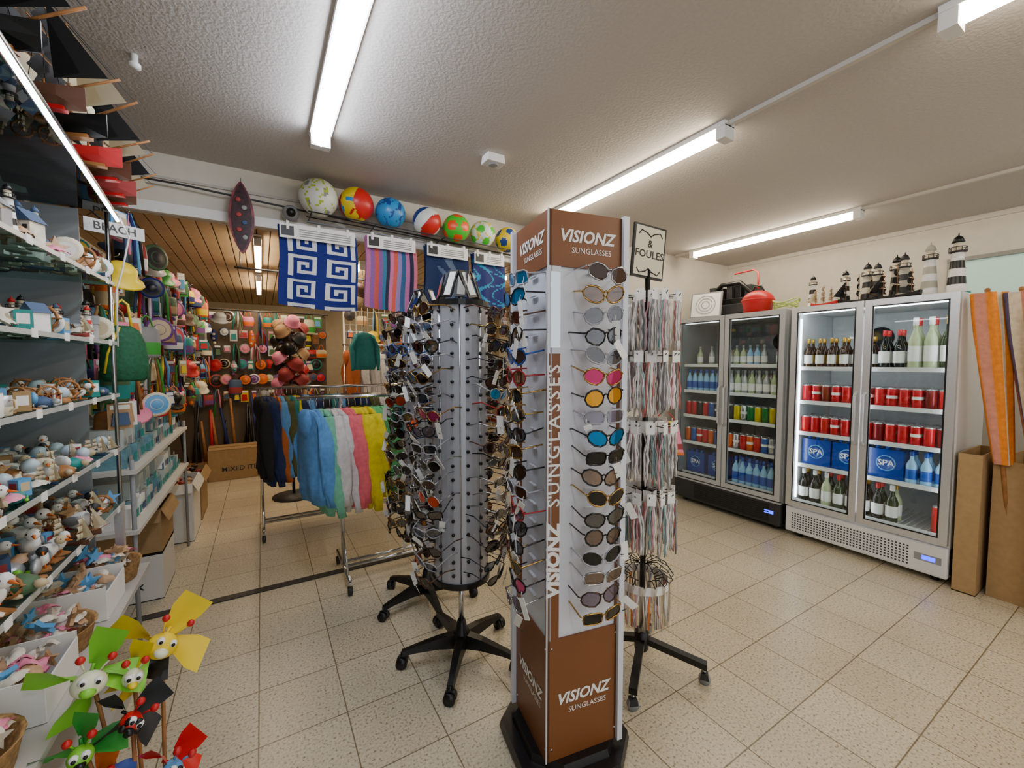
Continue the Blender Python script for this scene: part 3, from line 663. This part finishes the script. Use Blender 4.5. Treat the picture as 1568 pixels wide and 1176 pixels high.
for zi,z in enumerate((2.3,2.06,1.82,1.58,1.36)):
    y=2.76
    while y<6.35:
        item(b,T(-.70+R.uniform(-.06,.16),y,z-.01)@RZ(R.uniform(10,60))@SC(.85))
        item(b,T(-.95,y+.07,z-.01)@RZ(R.uniform(10,60)))
        y+=R.uniform(.08,.12)
bxm=[mat('box_teal_print','#6d9aa6',.5,0,30,.3),mat('box_pale','#b9c4c0',.6),lblue,paper,mat('box_pale','#b9c4c0',.6),silver,mat('box_teal_print','#6d9aa6',.5,0,30,.3)]
for z in (1.0,.70):
    y=2.74
    while y<4.2:
        w=R.uniform(.06,.1); n=R.randint(1,2)
        for q in range(n): b.bx(-1.0,-.58-R.uniform(0,.04),y,y+w-.004,z+.1*q,z+.1*q+.096,R.choice(bxm)); b.bx(-.58,-.578,y+.015,y+w-.02,z+.1*q+.02,z+.1*q+.06,R.choice([mblue,teal,grey])) 
        y+=w
b.build('souvenirs',hk)
b=B(); M=T(-.55,2.62,1.72)@RZ(25)
gk=mat('bag_green','#0e5a38',.7,0,60,.3,bump=.3)
rings=[]
for t,s in ((0,.35),(.08,.7),(.3,.95),(.7,1.05),(.95,1),(1,.8)): rings.append([(.085*s*math.cos(a),.045*s*math.sin(a),-.02-.26*t) for a in [2*pi*j/14 for j in range(14)]])
b.loft(rings,gk,M); b.tube([(-.03,0,-.03),(-.02,0,.08),(0,0,.1),(.02,0,.08),(.03,0,-.03)],.006,yellow,M,n=5); b.tube([(-.08,-.04,-.24),(-.07,-.055,-.15),(-.02,-.03,-.03)],.005,yellow,M,n=5)
b.build('drawstring_backpack')
b=B(); M=T(-.57,2.66,2.12)@RZ(32); b.bx(-.11,.11,-.004,.004,0,.06,silver,M); b.text('BEACH',.05,dgrey,M@T(0,-.006,.03)@RX(90),0,.005); b.tube([(-.1,0,.06),(0,0,.18),(.1,0,.06)],.002,dgrey,M,n=3); b.build('beach_sign')
# back gondola
b=B(); gy=7.3
b.bx(-1.2,.9,gy,gy+.04,.0,2.3,mat('gondola_panel','#6f6250',.7)); b.bx(-1.2,.9,gy-.30,gy,.0,.15,wood); b.tube([(-1.2,gy-.3,2.25),(.9,gy-.3,2.25)],.01,dgrey)
for x in (-1.15,-.2,.85): b.tube([(x,gy-.3,2.25),(x,gy,2.25)],.01,dgrey)
gd=b.build('souvenir_gondola')
b=B()
for z in (2.25,2.02,1.8,1.58,1.36,1.15):
    x=-1.1
    while x<.85: item(b,T(x,gy-.12-.16*(z>2.2),z)@RZ(R.uniform(-20,20)),'disc' if z in(1.36,1.58) and R.random()<.5 else None); x+=R.uniform(.09,.13)
for x in [-.9+.07*i for i in range(20)]:
    b.cyl((x,gy-.22+R.uniform(-.03,.03),.15),(x+R.uniform(-.12,.12),gy-.15,R.uniform(.7,1.05)),.025,R.choice([dgrey,black,navy,red,wood,black]),.015,n=7)
b.build('souvenirs',gd)
b=B(); wy=6.2
for i in range(28): b.tube([(1.0+i*.08,wy,.2),(1.0+i*.08,wy,2.3)],.004,white,n=4)
for k in range(22): b.tube([(1.0,wy,.25+k*.095),(3.16,wy,.25+k*.095)],.004,white,n=4)
for x in (1.0,3.16): b.tube([(x,wy,0),(x,wy,2.3)],.015,white); b.tube([(x,wy-.25,.02),(x,wy+.25,.02)],.015,white)
wg_=b.build('wire_grid_rack')
b=B()
for z in (2.25,2.0,1.75,1.5,1.2):
    x=1.06
    while x<3.1: item(b,T(x,wy-.1,z)@RZ(R.uniform(-20,20))); x+=R.uniform(.12,.18)
b.build('merchandise',wg_)
b=B(); b.tube([(.28,5.3,0),(.28,5.3,2.0)],.015,dgrey); b.lathe([(.22,0),(.22,.02),(.03,.04)],dgrey,T(.28,5.3,0))
for k in range(24):
    a=k*2.4; z=1.15+k*.036
    b.tube([(.28,5.3,z),(.28+.11*math.cos(a),5.3+.11*math.sin(a),z+.03)],.004,dgrey,n=4)
    b.lathe([(.09,-.03),(.08,-.02),(.065,0),(.06,.04),(.035,.06),(0,.065)],R.choice([red,mred,pink,black,tan,choc,dgrey]),T(.28+.13*math.cos(a),5.3+.13*math.sin(a),z)@RZ(math.degrees(a))@RY(50),n=14)
b.build('hat_stand')
b=B(); garment(b,T(1.05,5.15,1.88)@RZ(15)@SC(.8),gtl,.55,hood=False); b.tube([(1.05,5.15,1.94),(1.05,5.15,2.6)],.003,dgrey,n=4); b.build('hanging_t_shirt')
b=B(); b.tube([(-.2,4.9,2.45),(2.4,4.9,2.45)],.01,dgrey)
for x in (-.15,1.1,2.35): b.tube([(x,4.9,2.45),(x,4.9,2.605)],.006,dgrey)
x=.35
while x<2.35: item(b,T(x,4.9,2.44)@RZ(R.uniform(-30,30)),R.choice(['bag','hat','disc','bag'])); x+=.2
b.build('hanging_beach_bags')
# cardboard boxes
tape=mat('packing_tape','#a3855a',.25)
def cbox(name,M,w,d,h,m,open_=False,txt=None,fill=False,parent=None,noflap=False):
    b=B(); t=.006
    b.bx(-w/2,w/2,-d/2,-d/2+t,0,h,m,M); b.bx(-w/2,w/2,d/2-t,d/2,0,h,m,M); b.bx(-w/2,-w/2+t,-d/2+t,d/2-t,0,h,m,M); b.bx(w/2-t,w/2,-d/2+t,d/2-t,0,h,m,M); b.bx(-w/2,w/2,-d/2,d/2,0,t,m,M)
    if open_:
        b.add([(-w/2,-d/2,h),(w/2,-d/2,h),(w/2,-d/2-.05,h-.07),(-w/2,-d/2-.05,h-.07)],[(0,1,2,3)],m,M)
        if not noflap: b.add([(w/2,-d/2,h),(w/2,d/2,h),(w/2+.04,d/2,h-.08),(w/2+.04,-d/2,h-.08)],[(0,1,2,3)],m,M)
    elif not noflap:
        b.bx(-w/2,w/2,-d/2,-.002,h-t,h,m,M); b.bx(-w/2,w/2,.002,d/2,h-t,h,m,M); b.bx(-w/2,w/2,-.025,.025,h,h+.001,tape,M); b.bx(-.025,.025,-d/2-.001,-d/2,h*.6,h,tape,M)
    if txt: b.text(txt,.085,dgrey,M@T(0,-d/2-.002,h*.35)@RX(90),0,.01)
    if fill:
        for k in range(36):
            b.sph((R.uniform(-w*.42,w*.42),R.uniform(-d*.42,d*.42),h+R.uniform(-.05,.02)),(.03,.025,.02),R.choice([tan,choc,sand,mred,black,wood]),M,8,5)
    return b.build(name)
cbox('cardboard_box',T(-.26,6.70,0)@RZ(4),.74,.42,.40,card,False,'MIXED ITEM')
wbox=mat('white_box_card','#dedbd2',.7)
cbox('cardboard_box',T(-.80,3.62,0),.44,.4,.3,wbox,False,'nopack')
cbox('cardboard_box',T(-.80,3.62,.305),.44,.4,.28,card,True,None,True)
cbox('cardboard_box',T(-.78,4.62,0),.5,.45,.5,wbox,True,None,True)
cbox('cardboard_box',T(-.78,5.2,0),.5,.5,.45,card,True,None,True)
cbox('cardboard_box',T(4.2,.765,0),.5,.11,.93,card,noflap=True)
pb=cbox('cardboard_box',T(4.33,.24,0)@RZ(-3),.62,.85,.9,card,noflap=True)
cbox('cardboard_box',T(4.35,-.75,0),.6,.7,1.0,card)
def parasol(name,x,y,z0,z1,lx,ly,mm,r=.07,zb=.02):
    b=B(); rings=[]
    n=20
    for k in range(9):
        t=k/8; rr=r*(.55+.6*t-.9*max(0,t-.8)); rings.append([(rr*(1+.25*math.cos(5*2*pi*j/n+t))*math.cos(2*pi*j/n)+lx*t,rr*(1+.25*math.cos(5*2*pi*j/n+t))*math.sin(2*pi*j/n)+ly*t,(z0+(z1-z0)*t)) for j in range(n)])
    vs=[p for q in rings for p in q]; fs=[];ms=[]
    for i in range(8):
        for j in range(n): k=(j+1)%n; fs.append((i*n+j,i*n+k,(i+1)*n+k,(i+1)*n+j)); ms.append(mm[(j//2)%len(mm)])
    M=T(x,y,0); b.add(vs,fs,ms,M,True)
    k=(z0-zb)/(z1-z0)
    b.tube([(-lx*k,-ly*k,zb),(lx*1.03,ly*1.03,z1+.02)],.013,wood,M,n=8); b.sph((lx*1.03,ly*1.03,z1+.02),.015,wood,M,8,6)
    b.build(name)
sal=G('salmon','#d58f76'); org=G('orange_stripe','#ee8a1e'); crm=G('cream','#e2d2b4'); dpb=G('parasol_purple','#5a5070')
parasol('folded_parasol',4.04,.64,.88,1.97,-.04,.10,[org,crm,org,org,sal],.075)
parasol('folded_parasol',4.08,.49,.86,1.96,-.06,.11,[sal,crm,sal,dpb,crm],.075)
parasol('folded_parasol',4.10,.34,.88,1.93,-.05,.06,[crm,crm,sal,dpb],.08)
parasol('folded_parasol',4.10,.12,.90,1.95,-.03,.04,[sal,crm,org,crm],.08)
b=B(); oran=mat('orange_wood','#e09a3a',.45,0,30,.2)
Q=T(3.93,.33,0)@RX(-3)
for k in range(3): b.bx(-.015,.015,-.03+.07*k,.01+.07*k,.93-.0,1.93-.04*k,oran,Q@T(0,-.0,0))
for z in (1.83,1.4,1.0): b.bx(-.02,-.014,-.03,.15,z,z+.04,oran,Q)
for k in (0,2): b.bx(-.015,.015,-.03+.07*k,.01+.07*k,0,.94,wood,Q)
b.build('folded_deckchair')
# ---------- left display shelf with figurines
SX0,SX1,SY0,SY1=-1.05,-.55,-.8,2.5
b=B(); shzs=(1.88,1.62,1.39,1.15,.9)
sg_=glassmat('shelf_glass','#d6e8e2',.14)
for z in shzs:
    b.bx(SX0,SX1,SY0,SY1,z-.01,z,sg_); b.bx(SX1-.002,SX1+.003,SY0,SY1,z-.014,z+.001,mat('shelf_front_strip','#b9bcb8',.3)); b.bx(SX0,SX1,SY1-.001,SY1+.003,z-.012,z+.001,glassedge)
    yy=1.0
    while yy<SY1-.1: b.bx(SX1+.003,SX1+.005,yy,yy+.035,z-.02,z+.006,paper); yy+=.23
shm=mat('shelf_laminate','#b9b6ae',.5)
b.bx(SX0,SX1+.08,SY0,SY1,.58,.6,shm); b.bx(SX0,SX1,SY0,SY1,0,.1,shm)
b.add([(SX0,SY0,2.2),(-.40,SY0,2.2),(-.43,1.2,2.2),(-.54,SY1,2.2),(SX0,SY1,2.2),(SX0,SY0,2.185),(-.40,SY0,2.185),(-.43,1.2,2.185),(-.54,SY1,2.185),(SX0,SY1,2.185)],[(0,1,2,3,4),(9,8,7,6,5),(0,5,6,1),(1,6,7,2),(2,7,8,3),(3,8,9,4)],glassmat('cabinet_top_glass','#8fa39e',.2))
b.bx(SX0-.02,SX0,SY0,SY1,0,2.2,mat('shelf_back_mirror','#9a9fa2',.15,.6))
b.bx(SX0,SX1-.10,SY1-.006,SY1,.6,2.18,mat('shelf_end_panel','#9aa0a5',.35))
for y in (SY0+.02,.9,SY1-.02):
    b.bx(SX0,SX0+.03,y-.015,y+.015,0,2.2,alu)
b.bx(SX1-.03,SX1,SY1-.03,SY1,.6,.9,alu)
b.tube([(SX1-.01,SY1-.01,.9),(SX1-.01,SY1-.01,2.18)],.008,chrome)
P0,P1=Vector((-.53,SY1,2.165)),Vector((-.42,1.1,2.175))
b.tube([P0,P1],.013,chrome,n=6)
b.tube([P0+Vector((.004,0,-.012)),P1+Vector((.004,0,-.012))],.007,ledf,n=5)
b.tube([(SX1+.03,SY1,2.17),(SX1+.05,SY1+.05,2.1),(SX1+.02,SY1+.06,1.95),(SX1,SY1+.04,1.85),(SX1,SY1+.02,1.6)],.004,white)
shelf=b.build('glass_display_shelf')
shw=mat('shell_white','#e4dccb',.4,0,60,.15); skin=mat('shell_tan','#c29a72',.5,0,60,.3)
def fig(b,M,k,s):
    M=M@SC(s)
    if k=='gull':
        w=R.choice([paper,paper,dgrey,paper,paper,sand]); 
        b.sph((0,0,.045),(.045,.028,.03),paper,M@RY(-20),9,6); b.sph((.038,0,.088),(.02,.018,.019),w,M,8,5); b.cyl((.055,0,.087),(.078,0,.082),.006,orange,.001,M,5)
        for sg in(-1,1): b.sph((-.012,sg*.024,.05),(.042,.007,.018),grey,M@RY(-12),7,4); b.cyl((0,sg*.01,0),(0,sg*.01,.03),.003,orange,M=M,n=4); b.sph((.047,sg*.013,.094),.003,black,M,4,3)
        b.box((0,0,.003),(.06,.05,.006),wood,M)
    elif k=='turtle':
        c=R.choice([teal,mgreen,mblue,wood,silver]); b.sph((0,0,.02),(.05,.04,.028),c,M,10,6); l=R.choice([lime,sand,silver]); b.sph((.055,0,.025),(.017,.012,.012),l,M,7,4)
        for a in((.03,.035),(.03,-.035),(-.03,.035),(-.03,-.035)): b.sph((a[0],a[1],.008),(.018,.01,.006),l,M,6,3)
    elif k=='shell':
        m=R.choice([shw,skin,pink,shw]); 
        b.surf(lambda u,v:(v*.06*math.cos((u-.5)*2.6),v*.06*math.sin((u-.5)*2.6),.012+.035*math.sin(pi*min(1,v*.9))*(1-abs(u-.5))+.003*math.cos(u*40)*v),14,4,m,M@T(-.03,0,0)); b.box((-.028,0,.012),(.016,.024,.012),m,M)
    elif k=='light': lighthouse(b,M,.17,R.choice([red,mblue,black]),paper,stone,5)
    elif k=='boat': ship(b,M@RZ(20),.13,R.choice([mblue,hullw,paper,mred]),sc,masts=2)
    elif k=='house':
        b.box((0,0,.035),(.06,.05,.07),R.choice([paper,cream,silver,shw]),M); b.prism([(-.036,.07),(.036,.07),(0,.11)],-.03,.03,R.choice([mred,mblue,grey]),M); b.box((0,-.026,.02),(.014,.003,.035),wood,M)
        for q in(-.018,.018): b.box((q,-.026,.052),(.012,.003,.012),dgrey,M)
    elif k=='plate':
        m=R.choice([paper,lblue,paper,cream]); b.lathe([(.055,0),(.057,.004),(.035,.001),(0,.001)],[m,m,R.choice(MUT)],M@T(0,0,.056)@RZ(-40)@RY(75),n=16); b.box((-.012,0,.012),(.03,.04,.024),wood,M)
    elif k=='fish':
        m=R.choice(MUT+[orange,red]); b.sph((0,0,.045),(.045,.014,.025),m,M,9,6); b.prism([(-.035,.045),(-.068,.07),(-.06,.045),(-.068,.02)],-.003,.003,m,M); b.cyl((0,0,0),(0,0,.03),.004,chrome,M=M,n=5); b.lathe([(.025,0),(.025,.006)],wood,M,n=9)
    elif k=='mug':
        m=R.choice([paper,mblue,lblue,silver,cream]); b.lathe([(.028,0),(.032,.005),(.034,.035),(.033,.075),(.03,.075),(.029,.01),(0,.01)],[m,m,R.choice(MUT),m,m,m],M,n=12); b.tube([(.032,0,.06),(.052,0,.058),(.054,0,.03),(.033,0,.018)],.004,m,M,n=5)
    elif k=='globe':
        b.lathe([(.035,0),(.037,.01),(.03,.025),(.028,.03)],R.choice([mblue,wood,paper]),M,n=12); b.sph((0,0,.058),.033,mat('globe_glass_solid','#c4d8e4',.08),M,11,7)
    elif k=='pack':
        b.box((0,0,.04),(.05,.05,.08),R.choice([paper,lblue,mblue,card,teal]),M); b.box((.0255,0,.045),(.001,.035,.04),R.choice([sand,paper,mred]),M); b.box((0,-.0255,.045),(.035,.001,.04),R.choice([sand,paper,mred]),M)
    elif k=='wheel':
        b.tube([(0,.04*math.cos(a*pi/6),.055+.04*math.sin(a*pi/6)) for a in range(12)],.006,wood,M@RZ(-50),n=5,closed=True)
        for a in range(3): b.tube([(0,.052*math.cos(a*pi/3),.055+.052*math.sin(a*pi/3)),(0,-.052*math.cos(a*pi/3),.055-.052*math.sin(a*pi/3))],.003,wood,M@RZ(-50),n=4)
    elif k=='star':
        b.prism([((.05 if i%2==0 else .02)*math.sin(i*pi/5),.05+(.05 if i%2==0 else .02)*math.cos(i*pi/5)) for i in range(10)],-.008,.008,R.choice([skin,tan,lblue,shw]),M@RZ(90)@RX(-10))
def fillshelf(z,ks,step,s0,s1):
    b=B(); y=1.25
    while y<SY1-.05:
        x=SX1-.035
        while x>SX1-.42:
            k=R.choice(ks)
            fig(b,T(x+R.uniform(-.012,.012),y+R.uniform(-.01,.01),z+.001)@RZ(R.uniform(-80,10)),k,R.uniform(s0,s1))
            x-=step
        y+=step
    b.build('souvenir_figurines',shelf)
fillshelf(1.88,['plate','boat','house','shell','light','star','shell','wheel'],.066,.7,1.0)
fillshelf(1.62,['house','light','boat','plate','shell','house','pack','star','wheel'],.062,.62,.95)
fillshelf(1.39,['turtle','gull','fish','mug','turtle','pack','shell','globe','wheel'],.058,.55,.85)
fillshelf(1.15,['gull','shell','fish','globe','turtle','boat','shell','star','pack','mug'],.058,.55,.85)
fillshelf(.9,['gull','gull','pack','star','gull','fish','shell','turtle','boat','wheel'],.066,.7,1.1)
wick=mat('wicker','#b78d58',.8,0,80,.4,bump=.4)
for i,(x,y) in enumerate(((-.59,2.36),(-.61,2.11),(-.61,1.86),(-.61,1.61),(-.61,1.36))):
    b=B(); M=T(x,y,.602)
    if i%2==0:
        b.lathe([(.10,0),(.115,.07),(.12,.075),(.11,.07),(.09,.01),(0,.01)],wick,M,n=20)
    else:
        b.box((0,0,.004),(.22,.22,.008),paper,M)
        for a,c in ((0,-.11),(0,.11)): b.box((a,c,.06),(.22,.004,.12),paper,M)
        for a in(-.11,.11): b.box((a,0,.05),(.004,.22,.1),paper,M)
    for k in range(38): fig(b,M@T(R.uniform(-.07,.07),R.uniform(-.07,.07),.04+R.uniform(0,.07))@RX(R.uniform(-40,40))@RZ(R.uniform(0,360)),R.choice(['shell','shell','star']),R.uniform(.5,.8))
    b.build('basket_of_seashells',shelf)
for (x,y,L,hm,sm_,r,tr) in ((-.62,1.42,.46,black,sk,-15,wood),(-.60,1.64,.42,hullw,sk,-8,red),(-.60,1.84,.46,black,sc,-20,wood),(-.62,2.02,.44,red,sk,-5,wood),(-.60,2.18,.42,hullw,sc,-18,red),(-.62,2.34,.40,mred,sk,-10,red),(-.62,2.47,.36,hullw,sc,-14,red),(-.98,2.2,.4,hullw,sc,-30,wood)):
    b=B(); ship(b,T(x,y,2.205)@RZ(r),L,hm,sm_,masts=3,trim=tr); b.build('model_sailing_ship')
# ---------- pinwheels lower-left foreground
def pinwheel(M,r,mm,headm,nose,spots=None,stick=.8,lean=(0,0)):
    b=B()
    n=len(mm)
    for i in range(n):
        P=M@RY(360/n*i)
        b.surf(lambda u,v:((.25+.75*min(1,v*1.6))*r*.5*(u-.5)*1.1+r*.15*v,.02*math.sin(pi*u)*(1-v)-.05*(u-.5),.2*r+v*r*.8),5,5,mm[i],P)
        b.tube([(0,0,0),(0,0,.3*r)],.004,mm[i],P,n=4)
    b.sph((0,-.03,0),(r*.3,.03,r*.26),headm,M,14,9)
    b.sph((0,-.057,-r*.05),(r*.14,.018,r*.1),nose,M,9,6)
    for s in(-1,1):
        b.sph((s*r*.12,-.05,r*.14),.010,paper,M,8,6); b.sph((s*r*.12,-.059,r*.14),.005,black,M,6,5)
        b.tube([(s*r*.1,-.02,r*.2),(s*r*.25,-.03,r*.5)],.0025,headm,M,n=4); b.sph((s*r*.25,-.03,r*.52),.010,red,M,8,6)
    if spots is not None:
        for k in range(5): b.sph((r*.2*math.cos(k*1.26),-.05,r*.17*math.sin(k*1.26)),(.010,.008,.010),spots,M,7,5)
    p=M.to_translation(); b.tube([(p.x,p.y+.01,p.z),(p.x+lean[0],p.y+.01+lean[1],p.z-stick)],.005,wood,n=6)
    b.build('toy_pinwheel')
whh=mat('toy_white','#e9ecc8',.4); redt=mat('toy_red','#d01414',.3)
def pw(x,y,z,*a,**k):
    rt=k.pop('rot',0); pinwheel(T(x,y,z)@RZ(12)@RY(rt),*a,**k)
pw(-.275,1.55,.71,.135,[yellow]*4,yellow,whh,rot=35,stick=.6,lean=(.0,-.06))
pw(-.33,1.50,.67,.08,[yellow,black]*2,whh,yellow,rot=10,stick=.6,lean=(.02,-.03))
pw(-.405,1.46,.71,.12,[lime]*4,whh,lime,rot=15,stick=.6,lean=(.08,-.0))
pw(-.32,1.42,.60,.085,[dgrey]*4,redt,black,black,rot=50,stick=.5,lean=(.0,.02))
pw(-.385,1.40,.47,.075,[orange,blue,orange,blue],redt,yellow,rot=10,stick=.38,lean=(.04,0))
pw(-.235,1.38,.46,.08,[redt]*4,lblue,yellow,black,rot=40,stick=.36,lean=(-.03,.04))
pw(-.41,1.40,.57,.085,[green]*4,lime,black,rot=0,stick=.46,lean=(.08,0.02))
b=B(); b.lathe([(.10,0),(.12,.02),(.13,.3),(.14,.3),(.125,.28),(.11,.03),(0,.03)],mat('bucket_metal','#8d9296',.35,.7),T(-.32,1.44,0),n=22); b.build('metal_bucket')

# ---------- world + camera
w=bpy.data.worlds.new('world'); scene.world=w; w.use_nodes=True
w.node_tree.nodes['Background'].inputs[0].default_value=(.95,.97,1,1); w.node_tree.nodes['Background'].inputs[1].default_value=1.2
cam=bpy.data.cameras.new('camera'); co=bpy.data.objects.new('camera',cam); scene.collection.objects.link(co)
cam.sensor_width=36; cam.sensor_fit='HORIZONTAL'; cam.lens=14.65; cam.clip_start=.02
co.location=(0,0,1.53); co.rotation_euler=(math.radians(87),0,math.radians(-31)); scene.camera=co
